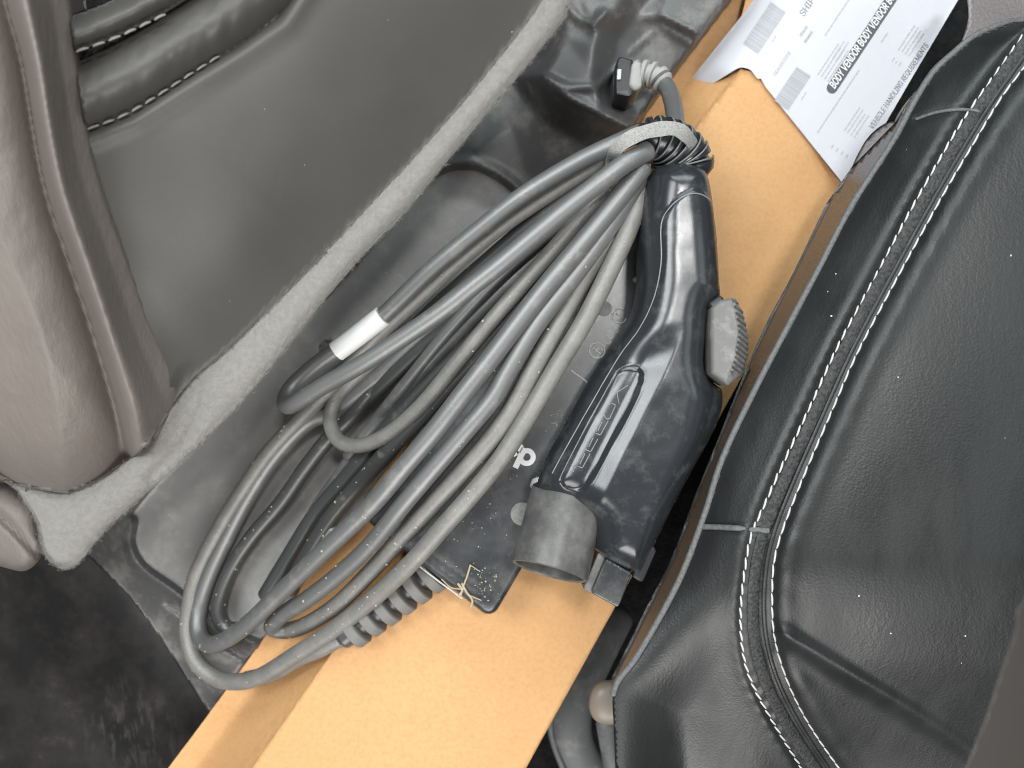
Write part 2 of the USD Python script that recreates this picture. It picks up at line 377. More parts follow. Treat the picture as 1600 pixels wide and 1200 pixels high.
def ztray(q):
    z = tz_f(q[:, ::-1])
    d = np.where(inside(q, pan), -1, 1) * bd(q, pan)
    z = z + .0035 * np.exp(-((d - 3) / 7.) ** 2) - .002 * S(-d / 12)                      # rounded lip round the sunken panel
    d2, _, _ = pdist(q, [(262, 945), (282, 955), (345, 1003), (420, 1050)])
    z = z - .004 * np.exp(-(d2 / 5.) ** 2)                                                # groove at the rim
    d3, s3, _ = pdist(q, [(100, 830), (250, 985), (310, 1075), (330, 1115), (360, 1180)])
    z = z - .006 * S(1 - d3 / 45)
    r = np.linalg.norm(q - hole, axis=1)
    z = z - .006 * S((12 - r) / 4) + .0008 * np.exp(-((r - 15) / 4) ** 2)
    for ln, hh, ww in (([(850, 119), (890, 137), (926, 135)], .003, 5.), ([(850, 121), (890, 153), (944, 180), (985, 200)], .0035, 6.), ([(888, 12), (908, 32), (926, 38), (945, 20)], .004, 6.), ([(1034, 25), (1094, 54)], .003, 5.), ([(1038, 44), (1088, 74)], .003, 5.), ([(985, 83), (1034, 38)], .0012, 3.)):
        dd, _, _ = pdist(q, ln); z = z + hh * np.exp(-(dd / ww) ** 2)
    d4, _, _ = pdist(q, [(966, 106), (948, 122), (932, 140), (934, 157), (957, 177), (998, 190)])
    z = z + .0035 * np.exp(-(d4 / 5.) ** 2)
    de, se, _ = pdist(q, env_left); _, te, _ = pdist(np.array([(100., 600)]), env_left)
    k = S((4 - se * np.sign(te[0])) / 8.)
    return z * (1 - k) - .004 * k
tr = thing('plastic_tray', P(560, 640, 0), 'black moulded plastic tray under the coiled cable, with a sunken rounded panel', 'tray')
part('tray_body', sheet([(20, 620), (125, 855), (200, 930), (252, 1000), (300, 1075), (325, 1112), (420, 1130), (620, 1160), (800, 1020), (1020, 720), (1150, 420), (1190, 200), (1180, -50), (800, -50), (600, 150), (300, 450)], ztray, 5.5, .008), m_tray, tr, smooth=True)
part('sunken_panel', sheet(pan.buffer(-9).difference(Point(*hole).buffer(14)), lambda q: ztray(q) + .0005, 6, .002), m_tray_dusty, tr, smooth=True)

# ================================================================ LEFT SEAT
ls = thing('car_seat', P(250, 400, .02), 'grey vinyl and taupe leather seat with a pale felt edge, at the left', 'car seat')
felt_in = crom([(860, -40), (845, 0), (817, 42), (730, 150), (653, 238), (520, 381), (504, 400), (364, 540), (315, 582), (287, 613), (227, 694), (196, 722), (157, 750), (105, 771), (45, 762), (-5, 745)], 6)
felt_out = crom([(905, -40), (888, 7), (870, 45), (772, 164), (688, 264), (640, 322), (600, 365), (558, 409), (490, 490), (385, 620), (280, 725), (217, 780), (161, 832), (122, 879), (94, 886), (68, 862), (57, 815), (30, 770)], 6)
bol_edge = crom([(100, -60), (108, 0), (120, 100), (135, 200), (160, 300), (200, 410), (240, 520), (285, 612), (292, 640)], 6)
groove = crom([(-5, -60), (8, 0), (35, 100), (52, 200), (72, 300), (105, 400), (145, 520), (180, 640), (197, 725)], 6)
def zseat(q):                                    # the seat's general surface: high at the far left, low at the felt
    d, s, r = pdist(q, felt_in)
    return .098 + .105 * (1 - np.exp(-d / 430.))
fpoly = Polygon(np.vstack([felt_in, felt_out[::-1]])).buffer(0)
def zfelt(q):
    d1, _, r = pdist(q, felt_in); d2, _, _ = pdist(q, felt_out)
    w = d1 / (d1 + d2 + 1e-6)
    bump = .0006 * meshkit.fbm(np.column_stack([q / 14, np.zeros(len(q))]), 3, 3)
    fold = -.003 * np.exp(-(pdist(q, [(320, 625), (290, 690), (235, 745)])[0] / 9.) ** 2)
    return .100 + .004 * np.sqrt(np.clip(1 - (2 * w - 1) ** 2, 0, 1)) - .004 * w ** 3 + bump + fold
felt = part('felt_edge', sheet(fpoly, zfelt, 6, .006), m_felt, ls, smooth=True)
vin = Polygon(np.vstack([[(70, 210), (135, 196), (200, 170), (300, 106), (370, 62), (430, 20), (470, -60)], crom([(875, -60), (855, 0), (825, 45), (738, 155), (660, 244), (526, 388), (370, 547), (295, 618), (250, 690)], 4), [(190, 560), (120, 380)]])).buffer(0)
roll_line = [(60, 222), (135, 194), (200, 168), (300, 104), (370, 60), (430, 18), (480, -60)]
def zvin(q):
    d, _, _ = pdist(q, roll_line)
    d2, _, _ = pdist(q, bol_edge)
    _, sb_, _ = pdist(q, bol_edge); _, tb, _ = pdist(np.array([(400., 300)]), bol_edge); sd = sb_ * np.sign(tb[0])
    z = zseat(q) - .007 * np.exp(-d / 14.) + .003 * np.exp(-((d - 22) / 18.) ** 2)
    d3, s3, _ = pdist(q, [(760, -60), (470, 330), (300, 560)])
    return z + .0022 * np.sin(s3 / 75.) + .003 * meshkit.fbm(np.column_stack([q / 190, np.zeros(len(q))]), 2, 8)
part('back_panel', sheet(vin, zvin, 8, .01), m_vinyl, ls, smooth=True)
bol_all = Polygon(np.vstack([[(-80, -80)], bol_edge, [(-80, 640)]])).buffer(-3)
# two padded rolls above the panel
def roll(line, half, hgt, zadd, n=9):
    c = crom(line, 8); pts = Polygon(LineString(c).buffer(half, cap_style=2)).difference(bol_all); pts = max(getattr(pts, 'geoms', [pts]), key=lambda g: g.area)
    def zf(q):
        d, s, r = pdist(q, c)
        return zseat(q) + zadd + hgt * np.clip(1 - (d / half) ** 2, 0, 1) ** .85 + .0015 * meshkit.fbm(np.column_stack([q[:, :1] / 18, q[:, 1:] / 34, np.zeros((len(q), 1))]), 3, 4)
    return sheet(pts, zf, 6, .012)
part('padded_roll', roll([(40, 210), (120, 158), (200, 118), (290, 62), (370, 10), (440, -50)], 60, .016, -.008), m_vinyl, ls, smooth=True)
part('padded_roll', roll([(60, 80), (115, 54), (180, 28), (250, -8), (330, -60)], 30, .012, -.003), m_vinyl, ls, smooth=True)
part('seat_gap_lining', sheet([(60, -60), (300, -60), (230, 0), (110, 50), (60, 40)], lambda q: np.full(len(q), .07), 20, .01), m_carpet, ls)
def stitch_row(line, zf, pitch, r, mat, parent, fillf=.8, lift=.0006, twist=.0, first=0, squash=.75):
    c = crom(line, 10); z = zf(c)
    w = P(c[:, 0], c[:, 1], z + lift)
    s = np.r_[0, np.cumsum(np.linalg.norm(np.diff(w, axis=0), axis=1))]
    n = int(s[-1] / pitch)
    for i in range(n):
        u = np.linspace((i + .5 - fillf / 2) * pitch, (i + .5 + fillf / 2) * pitch, 6)
        p = np.stack([np.interp(u, s, w[:, k]) for k in range(3)], 1)
        t = p[-1] - p[0]; nrm = np.array([-t[1], t[0], 0]); nrm /= np.linalg.norm(nrm) + 1e-9
        p = p + nrm * np.linspace(-twist, twist, 6)[:, None]
        p[:, 2] += .0005 * np.sin(np.linspace(0, np.pi, 6))
        part('stitch', tube(p, np.array([.6, .95, 1, 1, .95, .6]) * r, 7, True, squash), mat, parent, smooth=True)
stitch_row([(134, 203), (204, 175), (304, 112), (358, 78)], lambda q: zseat(q) + .001, .0064, .00055, m_thread_grey, ls, .72)
stitch_row([(116, 82), (184, 58), (268, 18)], lambda q: zseat(q) + .0065, .0066, .00055, m_thread_grey, ls, .72)
# side of the seat: a leather panel, a soft groove and a ridge that drops to the vinyl
sidep = Polygon(np.vstack([[(-90, -60), (128, -60)], bol_edge[2:] + (26, 0), [(292, 640), (197, 724), (157, 752), (105, 772), (45, 763), (-90, 735)]])).buffer(0).difference(fpoly.buffer(-3)); sidep = max(getattr(sidep, 'geoms', [sidep]), key=lambda g: g.area)
_gs = np.sign(pdist(np.array([(400., 300)]), groove)[1][0]); _bs = np.sign(pdist(np.array([(400., 300)]), bol_edge)[1][0])
def zside(q):
    dg, sg, _ = pdist(q, groove); db, sb2, _ = pdist(q, bol_edge); sg, sb2 = sg * _gs, sb2 * _bs
    w = np.clip(sg / (sg - sb2 + 1e-6), 0, 1); wid = S((dg + db) / 40.)
    right = .0125 + .0265 * np.interp(w, [0, .06, .16, .26, .36, .5, .7, 1], [-.155, .12, .74, .98, .95, .68, .30, 0]) * wid - .0012 * np.clip(sb2, 0, 40)
    left = .0084 + .017 * (1 - np.exp(-dg / 30.)) - .012 * np.exp(-pdist(q, [(-80, 770), (45, 763), (105, 772), (197, 722)])[0] / 30.) * .6
    k = S(sg / 24. + .5)
    left = left - .010 * np.exp(-pdist(q, felt_in)[0] / 22.); right = right - .010 * np.exp(-pdist(q, felt_in)[0] / 22.)
    return zseat(q) - .010 + left * (1 - k) + right * k + .0016 * meshkit.fbm(np.column_stack([q / 60, np.zeros(len(q))]), 3, 12)
part('side_bolster', sheet(sidep, zside, 5, .012), m_leather, ls, smooth=True)
lump = crom([(-60, 740), (10, 758), (52, 790), (62, 830), (66, 866), (40, 892), (0, 885), (-60, 870)], 6, True)
def zlump(q):
    d = bd(q, Polygon(lump)); d2, _, _ = pdist(q, [(-20, 790), (20, 825), (60, 868)])
    return .085 + .012 * np.sqrt(np.clip(1 - (1 - np.clip(d / 50, 0, 1)) ** 2, 0, 1)) - .004 * np.exp(-(d2 / 5.) ** 2)
part('lower_corner', sheet(lump, zlump, 6, .03), m_leather, ls, smooth=True)
# loose fibres along the felt
fp, fn = [], []
for edge, n in ((felt_out, 4200), (felt_in, 900), (None, 2200)):
    for k in range(n):
        if edge is None:
            a = rng.integers(0, len(felt_in) - 1); bq = felt_out[min(len(felt_out) - 1, int(a / len(felt_in) * len(felt_out)))]
            p0 = felt_in[a] + (bq - felt_in[a]) * rng.random() + rng.normal(0, 5, 2)
            if not fpoly.contains(Point(p0)): continue
            z0 = .105
        else:
            a = rng.integers(0, len(edge) - 1); p0 = edge[a] + (edge[a + 1] - edge[a]) * rng.random() + rng.normal(0, 1.5, 2); z0 = .0985 + .002 * rng.random()
        w0 = P(p0[0], p0[1], z0)
        ang = rng.random() * 2 * np.pi; L = rng.gamma(2.0, .00030)
        d = np.array([np.cos(ang), np.sin(ang), rng.normal(0, .5)]) * L
        w1 = w0 + d * .5 + rng.normal(0, L * .15, 3); w2 = w0 + d
        fp += [w0, w1, w2]; fn.append(3)
fp = np.array(fp) - origin[ls]
cv = UsdGeom.BasisCurves.Define(stage, ls + '/fuzz')
cv.CreateTypeAttr('linear'); cv.CreatePointsAttr(Vt.Vec3fArray.FromNumpy(fp.astype(np.float32))); cv.CreateCurveVertexCountsAttr(Vt.IntArray(fn))
cv.CreateWidthsAttr(Vt.FloatArray([.00011])); cv.SetWidthsInterpolation('constant')
UsdShade.MaterialBindingAPI.Apply(cv.GetPrim()).Bind(m_felt); tag(cv.GetPrim(), kind='stuff')

# ================================================================ ENVELOPE
crease = crom([(1190, 62), (1158, 107), (1078, 210), (960, 384), (700, 765), (518, 1021), (395, 1198), (330, 1290)], 6)
mouth = [(1157, 107), (1175, 112), (1189, 124), (1196, 134), (1322, 292)]
env_right = [(1322, 292), (1255, 414), (985, 905), (822, 1200), (770, 1295)]
def zenv(q):
    d1, s1, _ = pdist(q, crease); d2, _, _ = pdist(q, env_left)
    left = s1 < 0 if CS else s1 > 0
    w = d1 / (d1 + d2 + 1e-6)
    d3, _, _ = pdist(q, env_right)
    flat = .031 - .004 * S(1 - d3 / 110.) - .0025 * np.exp(-d1 / 60.) * 0 + .003 * (meshkit.fbm(np.column_stack([q / 210, np.zeros(len(q))]), 2, 2) - .5) + .0012 * (meshkit.fbm(np.column_stack([q / 60, np.zeros(len(q))]), 2, 6) - .5)
    slope = .031 - (.022 + .008 * S((q[:, 1] - 150) / 500.)) * np.clip(w * 1.5, 0, 1) ** .9 
    rnd = S(d1 / 6.)
    return np.where(left, .031 * (1 - rnd) + slope * rnd, flat)
_, t1, _ = pdist(np.array([(300., 1198)]), crease); CS = t1[0] < 0
en = thing('envelope', P(700, 900, .004), 'large brown kraft envelope lying under the charger with papers sticking out of its mouth', 'envelope')
front = Polygon(np.vstack([mouth, env_right[1:], [(330, 1290)], crease[::-1][:-8]])).buffer(0)
front = Polygon(np.vstack([[(1157, 107), (1175, 112), (1189, 124), (1196, 134)], env_right, crease[crease[:, 1] > 110][::-1]])).buffer(0)
part('front_panel', sheet(front, zenv, 8, .004), m_kraft, en, smooth=True)
strip = Polygon(np.vstack([crease[crease[:, 1] > 104], env_left[::-1][env_left[::-1][:, 1] > -50], [(1240, -50)], [(1190, 62)]])).buffer(0)
part('side_fold', sheet(strip.buffer(1.2), lambda q: zenv(q) - .0004, 7, .0025), m_kraft, en, smooth=True)
rp = P(np.array([1330, 1540, 1300, 1190]), np.array([285, -60, -60, 60]), .0215)
back = sheet([(1165, 110), (1200, 150), (1310, 288), (1420, 110), (1520, -60), (1180, -60), (1150, 60)], lambda q: np.full(len(q), .020), 30, .002)
part('back_panel', back, m_kraft, en, smooth=True)

# ================================================================ PAPERS
pc = [(1150, 112), (1175, 76), (1216, 19), (1270, -60)]
def zpap(q):
    d, s, _ = pdist(q, pc)
    _, t, _ = pdist(np.array([(1080., 130)]), pc)
    left = np.sign(s) == np.sign(t[0])
    tip = S(1 - np.linalg.norm(q - np.array((1066, 144)), axis=1) / 26.) * .006
    return .0335 + .001 * (meshkit.fbm(np.column_stack([q / 120, np.zeros(len(q))]), 2, 3) - .5) - np.where(left, .0056 * (np.sqrt(1 + (d / 13.) ** 2) - 1), 0) + tip
pap_out = [(1064, 143), (1070, 150), (1080, 148), (1120, 127), (1150, 108), (1158, 105), (1172, 108), (1184, 124), (1188, 121), (1196, 136), (1323, 294), (1332, 282), (1420, 130), (1497, 0), (1530, -60), (1190, -60), (1172, 8), (1140, 48), (1108, 88)]
pp = thing('paper_sheets', P(1300, 120, .03), 'white printed shipping papers with barcodes sliding out of the envelope mouth', 'papers')
ts = part('top_sheet', sheet(pap_out, zpap, 6, .0012), m_paper, pp, smooth=True)
DIRU = np.array((.553, -.833)); PERP = np.array((-.833, -.553))
def onpaper(u, v, org, du=DIRU, dv=PERP, lift=.0002):
    q = np.asarray(org, float) + np.outer(u, du) + np.outer(v, dv)
    return P(q[:, 0], q[:, 1], zpap(q) + lift)
def ptext(txt, org, h, mat, name='printed_text', bold=False, sx=1.0, shear=0.0, du=DIRU, dv=PERP, lift=.00025, par=None):
    t = meshkit.text_mesh(txt, h, .5, bold)
    v = np.array(t.vertices); top = v[:, 2] > .25
    w = onpaper(v[:, 0] * sx + v[:, 1] * shear, v[:, 1], org, du, dv, 0)
    w[:, 2] += np.where(top, lift, -.0002)
    part(name, (w, np.array(t.faces)[:, ::-1]), mat, ts if par is None else par, smooth=False)
def pquad(rects, org, mat, name, lift=.0002, sub=1, du=DIRU, dv=PERP, par=None):
    ms = []
    for u0, u1, v0, v1 in rects:
        vs = np.linspace(v0, v1, sub + 1)
        u = np.r_[np.full(sub + 1, u0), np.full(sub + 1, u1)]; v = np.r_[vs, vs]
        w = onpaper(u, v, org, du, dv, lift); i = np.arange(sub); n = sub + 1
        ms.append((w, np.vstack([np.stack([i, i + n, i + 1], 1), np.stack([i + 1, i + n, i + n + 1], 1)])))
    part(name, join(ms), mat, ts if par is None else par, smooth=False)
# banner
bq = LineString([(6, 8.5), (250, 8.5)]).buffer(8.5, join_style=1)
bpts, btri, _ = fill(Polygon(resample(np.array(bq.exterior.coords)[:-1], 3, True)), 3.0)
part('banner', (onpaper(bpts[:, 0], bpts[:, 1], (1304, 147), lift=.0003), btri[:, ::-1]), m_ink3, ts, smooth=False)
ptext('BODY VENDOR BODY VENDOR BODY', (1303, 140.5), 11.5, m_white, 'banner_text', True, .665, .18, lift=.0007)
ptext('VEHICLE HANDLING REQUIREMENTS', (1364, 203), 8.8, m_ink4, 'printed_text', False, .72, .12)
ptext('SHIPPING', (1256, 27), 10.5, m_ink4, 'printed_text', False, .9, .1)
ptext('DEALER CODE', (1212, 119), 5.5, m_ink2, 'printed_text', False, .85, .1)
ptext('DEALER', (1252, 58), 4.5, m_ink2, 'printed_text', True, .8, .1)
ptext('NUMBER', (1259, 68), 4.5, m_ink2, 'printed_text', True, .8, .1)
for org, n, L, cross, sub in (((1232, 172), 26, 64, 27, 2), ((1185, 84), 26, 78, 29, 8)):
    rs, u, k = [], 0.0, 0
    while u < L:
        w_ = rng.choice([1.0, 1.4, 2.0, 2.8]); g_ = rng.choice([.7, 1.0, 1.5])
        rs.append((u, min(L, u + w_), 0, cross)); u += w_ + g_
    for r_ in rs: pquad([r_], org, m_ink2 if sub == 2 else m_ink2, 'barcode_bar', .0003, sub)
# unreadable small print: broken grey dashes
for org, rows, L in (((1279, 117), 4, 58), ((1302, 92), 2, 36), ((1320, 205), 4, 44), ((1300, 232), 4, 8), ((1405, 78), 4, 46), ((1395, 96), 3, 8), ((1378, 66), 1, 20), ((1278, 208), 1, 120), ((1290, 56), 1, 90), ((1253, 156), 1, 14), ((1207, 66), 1, 12)):
    ms = []
    for k in range(rows):
        u = 0.0
        while u < L - 3:
            a = min(L - u, 2 + rng.random() * 7); ms.append((u, u + a, -k * 6.2, -k * 6.2 + 2.0)); u += a + 1.6
    if rows >= 4 and L < 10: ms = [(0 - 0, 6, -k * 9.0, -k * 9.0 + 2.2) for k in range(rows)]
    pquad(ms, org, m_ink2, 'small_print', .0003)

# ================================================================ RIGHT SEAT
pipe_line = crom([(1640, 14), (1600, 28), (1530, 52), (1488, 84), (1456, 115), (1425, 165), (1393, 224), (1330, 322), (1281, 416), (1231, 510), (1182, 604), (1130, 713), (1102, 800), (1068, 891), (1035, 957), (994, 1027), (960, 1076), (959, 1140), (966, 1290)], 6)
L1 = crom([(1640, -6), (1600, 52), (1530, 150), (1505, 185), (1460, 262), (1418, 336), (1376, 416), (1340, 482), (1305, 548), (1270, 625), (1245, 678), (1217, 737), (1189, 800), (1173, 833), (1165, 879), (1157, 945), (1159, 1011), (1171, 1060), (1204, 1122), (1237, 1176), (1290, 1260)], 6)
L2 = crom([(1650, 30), (1600, 105), (1565, 150), (1523, 220), (1477, 297), (1442, 360), (1411, 416), (1340, 549), (1305, 629), (1270, 709), (1242, 776), (1220, 834), (1208, 879), (1206, 945), (1209, 995), (1225, 1052), (1249, 1106), (1282, 1160), (1340, 1240)], 6)
from scipy.ndimage import gaussian_filter1d
def soft(c, k=3.0): c = resample(c, 6); return gaussian_filter1d(c, k, axis=0, mode='nearest')
L1, L2 = soft(L1), soft(L2)
def mid(a, b, k, n=120):
    a, b = resample(a, 8), resample(b, 8)
    u = np.linspace(0, 1, n)
    f = lambda c: np.stack([np.interp(u, np.linspace(0, 1, len(c)), c[:, i]) for i in (0, 1)], 1)
    return gaussian_filter1d(f(a) * (1 - k) + f(b) * k, 3.0, axis=0, mode='nearest')
LM = mid(L1, L2, .62)
fold = crom([(1200, 985), (1235, 1000), (1330, 1058), (1420, 1112), (1500, 1165), (1560, 1215)], 6)
cross1 = [(1100, 823), (1150, 825), (1200, 829)]
cross2 = crom([(1432, 186), (1462, 176), (1500, 171), (1532, 174)], 5)
def zcush(q):
    d0, _, _ = pdist(q, pipe_line); dm, sm, rm = pdist(q, LM)
    d1, _, r1 = pdist(q, L1); d2, _, r2 = pdist(q, L2)
    sL = d1_s = pdist(q, L1)[1]; lft = sL * np.sign(pdist(np.array([(1000., 700)]), L1)[1][0])
    t = np.where(lft > 0, d0 / (d0 + d1 + 1e-6), 1.0)
    z = .115 + .0165 * (1 - (1 - t) ** 1.7) + np.where(lft > 0, 0, .010 * (1 - np.exp(lft / 120.)))
    z = z + .0014 * np.exp(-((np.abs(dm) - 36) / 16.) ** 2)
    z = z - .0026 * np.exp(-(dm / 24.) ** 2) - .0012 * np.exp(-(dm / 4.) ** 2)
    z = z - .0012 * np.exp(-(d1 / 5.) ** 2) - .0012 * np.exp(-(d2 / 5.) ** 2)
    z = z + .0005 * np.sin(r1 / 22.0 * 2 * np.pi) * np.exp(-((d1 - 6) / 6.) ** 2) * meshkit.noise(np.column_stack([r1 / 50, d1 * 0, d1 * 0]), 14)
    z = z + .0002 * np.sin(r2 / 24.0 * 2 * np.pi * .5 + 1) * np.exp(-((d2 - 16) / 14.) ** 2) * (.4 + meshkit.noise(np.column_stack([r2 / 60, d2 * 0, d2 * 0]), 4))
    df, sf, rf = pdist(q, fold)
    fade = S(rf / 30.) * (1 - .6 * S((rf - 200) / 160.))
    z = z + fade * .8 * (.0050 * np.exp(-((sf + 2) / 12.) ** 2) - .0030 * np.exp(-((sf - 24) / 24.) ** 2))
    dc, _, _ = pdist(q, cross1); z = z - .0022 * np.exp(-(dc / 5.) ** 2)
    dc, _, _ = pdist(q, cross2); z = z - .0016 * np.exp(-(dc / 5.) ** 2)
    z = z - .018 * S((q[:, 1] - 1020) / 260.) * S((q[:, 0] - 1150) / 200.) - .035 * S((q[:, 1] - 860) / 420.) * S(d0 / 120.)
    return z + .0012 * (meshkit.fbm(np.column_stack([q / 200, np.zeros(len(q))]), 2, 21) - .5)
rs_ = thing('car_seat', P(1300, 600, .02), 'black leather seat cushion with double white stitching, at the right', 'car seat')
cush = Polygon(np.vstack([pipe_line, [(1700, 1290), (1700, 14)]])).buffer(0)
cu = part('cushion', sheet(cush, zcush, 5.0, .03), m_black_leather, rs_, smooth=True)
def on(zf, line, lift=0.0, step=.002):
    c = np.asarray(line, float); return resample(P(c[:, 0], c[:, 1], zf(c) + lift), step)
part('piping', tube(on(lambda c: np.full(len(c), .1158), pipe_line[pipe_line[:, 1] < 1085], .0), .0015, 10), m_piping, rs_, smooth=True)
part('seam_welt', tube(on(zcush, mid(L1, L2, .36), -.0001), .0031, 10, True, .32), m_black_welt, cu, smooth=True)
part('seam_welt', tube(on(zcush, mid(L1, L2, .72), .0004), .0011, 8, True, .6), m_black_leather, rs_, smooth=True)
part('cross_seam', tube(on(zcush, cross1, .0016), .0014, 8), m_piping, rs_, smooth=True)
part('cross_seam', tube(on(zcush, cross2, .0009), .0008, 8), m_piping, rs_, smooth=True)
stitch_row(L1, zcush, .0061, .00049, m_thread, cu, .88, .0002, .00038)
stitch_row(L2, zcush, .0068, .00046, m_thread, cu, .90, .0001, .00012)
# the seat's own side under the cover's edge
def zsd(q):
    d, _, _ = pdist(q, pipe_line)
    return .112 - .0014 * d
low = crom([(1290, 320), (1240, 425), (1200, 500), (1160, 590), (1120, 690), (1080, 790), (1050, 870), (1012, 945), (985, 1000), (955, 1060)], 6)
part('side_panel', sheet(Polygon(np.vstack([pipe_line[(pipe_line[:, 1] > 60) & (pipe_line[:, 1] < 1085)], low[::-1], [(1330, 262), (1400, 190), (1430, 140)]])).buffer(0), zsd, 6, .012), m_side_leather, rs_, smooth=True)
part('upper_side_panel', sheet(crom([(1522, -40), (1513, 30), (1504, 72), (1545, 62), (1620, 40), (1640, -40)], 5, True), lambda q: .085 + .0004 * (q[:, 0] - 1505), 6, .02), m_pale_leather, rs_, smooth=True)
part('side_trim', sheet(crom([(1395, 188), (1362, 208), (1338, 245), (1318, 296), (1296, 350), (1320, 352), (1372, 262), (1410, 200)], 5, True), lambda q: np.full(len(q), .05), 7, .02), m_pale_leather, rs_, smooth=True)
lp = crom([(1405, 190, .088), (1418, 168, .094), (1440, 143, .100), (1455, 133, .103), (1460, 142, .104), (1450, 168, .104), (1432, 196, .103), (1404, 236, .101)], 8)
part('strap_loop', tube(resample(P(lp[:, 0], lp[:, 1], lp[:, 2]), .0015), .0024, 8, True, .4), m_strap, rs_, smooth=True)
part('bolster', sheet(crom([(1640, 930), (1592, 945), (1584, 990), (1566, 1040), (1540, 1120), (1512, 1190), (1480, 1290), (1640, 1290)], 10, True), lambda q: .25 + .0003 * (q[:, 0] - 1500), 5, .03), m_bolster, rs_, smooth=True)

# ================================================================ SEAT RAIL AND LEVER (in the gap, lower right)
rl = thing('seat_rail', P(880, 1100, -.06), 'dark plastic seat rail cover curving down between envelope and black seat', 'rail cover')
rc = cable([(960, 960, -.03), (925, 1030, -.02), (898, 1090, -.014), (892, 1140, -.012), (905, 1185, -.014), (940, 1240, -.02)])
part('cover', tube(rc, .0135, 20, True, .55), m_rail, rl, smooth=True)
part('cover_lip', tube(cable([(935, 985, -.02), (885, 1050, -.012), (862, 1110, -.008), (862, 1150, -.007), (880, 1200, -.008), (905, 1245, -.012)]), .0022, 10), m_rail, rl, smooth=True)
lv = thing('seat_lever', P(950, 1110, -.02), 'tan plastic lever knob poking out under the black seat', 'lever')
kn = trimesh.creation.icosphere(3); kv = np.array(kn.vertices); kv[:, 0] *= np.where(kv[:, 0] < 0, 1.0, 1.4)
kv = np.sign(kv) * np.abs(kv) ** .8 * (.0120, .0150, .007) * (1 - .35 * np.clip(-kv[:, 1:2], 0, 1)) + P(952, 1104, .03)
part('knob', (kv, np.array(kn.faces)), m_tan, lv, smooth=True)
part('stem', tube(cable([(945, 1128, .022), (952, 1170, .014), (965, 1250, .005)]), .0055, 12, True, .6), m_rail, lv, smooth=True)

# ================================================================ CONTROL BOX
ZB0, ZB1 = .0335, .0680
D_ = np.array((.52, -.855))
bx = np.array([(768, 972), (566, 812), (905, 262), (1100, 405)], float)
bpoly = Polygon(pxy(bx, ZB1)).buffer(-.006).buffer(.006, 8)
cb = thing('control_box', P(850, 620, ZB0), 'dusty black plastic charger box with embossed marks, under cable coil and handle', 'charger box')
def ztop_box(q):
    d = bd(q, bpoly)
    z = ZB1 - .0045 * (1 - np.sqrt(np.clip(1 - (1 - np.clip(d / .0045, 0, 1)) ** 2, 0, 1)))
    px = unP(np.column_stack([q, np.full(len(q), ZB1)]))
    g, _, _ = pdist(px, [(600, 812), (674, 869), (746, 921)]); z = z - .0012 * np.exp(-(g / 3.) ** 2)
    g, _, _ = pdist(px, [(895, 580), (918, 598)]); 
    return z
part('shell', solid(bpoly, ztop_box, lambda q: np.full(len(q), ZB0 + .001), .0024, [(.0003, 1), (.001, 1), (.002, 1), (.0035, 1)]), m_box, cb, smooth=40)
def onbox(pts, z=ZB1): p = np.asarray(pts, float); return P(p[:, 0], p[:, 1], z)
def ring(cx, cy, r, w, mat, name, par, z, h=.0006, seg=28, a0=0, a1=2 * np.pi):
    a = np.linspace(a0, a1, seg); c = P(cx + r * np.cos(a), cy + r * np.sin(a), z)
    part(name, tube(c, w, 8), mat, par, smooth=True)
part('shell_rim', tube(onbox([(652, 882), (684, 907), (722, 935)], ZB1 - .0010), .0005, 8), m_edge, cb, smooth=True)
ring(933, 548, 12, .0005, m_edge, 'embossed_ring', cb, ZB1, a0=0, a1=2 * np.pi)
ring(968, 494, 11, .0004, m_edge, 'embossed_ring', cb, ZB1, a0=.4, a1=5.2)
for pts in ([(927, 544), (938, 553), (933, 558)], [(930, 550), (937, 542), (941, 548)], [(963, 490), (972, 497), (966, 500)], [(948, 524), (953, 531), (958, 527)], [(958, 512), (965, 520)], [(951, 538), (955, 533)]):
    part('embossed_mark', tube(onbox(pts, ZB1), .0005, 6), m_edge, cb, smooth=True)
part('embossed_line', tube(onbox([(893, 579), (918, 598)], ZB1), .0005, 6), m_edge, cb, smooth=True)
def disc(cx, cy, r, z, h, mat, name, par):
    c = P(cx, cy, z); m = trimesh.creation.cylinder(r, h, sections=32); m.apply_translation(c); part(name, (np.array(m.vertices), np.array(m.faces)), mat, par, smooth=30)
disc(816, 803, .0062, ZB1, .0012, m_button, 'screw_cap', cb)
disc(944, 482, .0040, ZB1, .0010, m_button, 'screw_cap', cb)
# white printed mark: a ring with a stem and two ticks
lg = Polygon(Point(0, 0).buffer(14, 24).exterior.coords, [Point(0, 0).buffer(6, 16).exterior.coords])
st = Polygon([(-22, 15), (-14, 19), (1, -12), (-7, -16)])
lg = shapely.union_all([shapely.affinity.scale(lg, 1.0, 1.0), st])
def flat(poly, mat, name, par, cx, cy, z, h=.0003):
    for g in getattr(poly, 'geoms', [poly]):
        m = trimesh.creation.extrude_polygon(g, 1.0, engine='earcut'); v = np.array(m.vertices)
        w = P(cx + v[:, 0], cy + v[:, 1], z); w[:, 2] += np.where(v[:, 2] > .5, h, -h)
        part(name, (w, np.array(m.faces)[:, ::-1]), mat, par, smooth=False)
flat(lg, m_white, 'printed_mark', cb, 823, 714, ZB1)
flat(Polygon([(808, 703), (813, 708), (818, 697), (815, 694)]), m_white, 'printed_mark', cb, 0, 0, ZB1)
flat(Polygon([(801, 709), (803, 714), (809, 711), (807, 706)]), m_white, 'printed_mark', cb, 0, 0, ZB1)
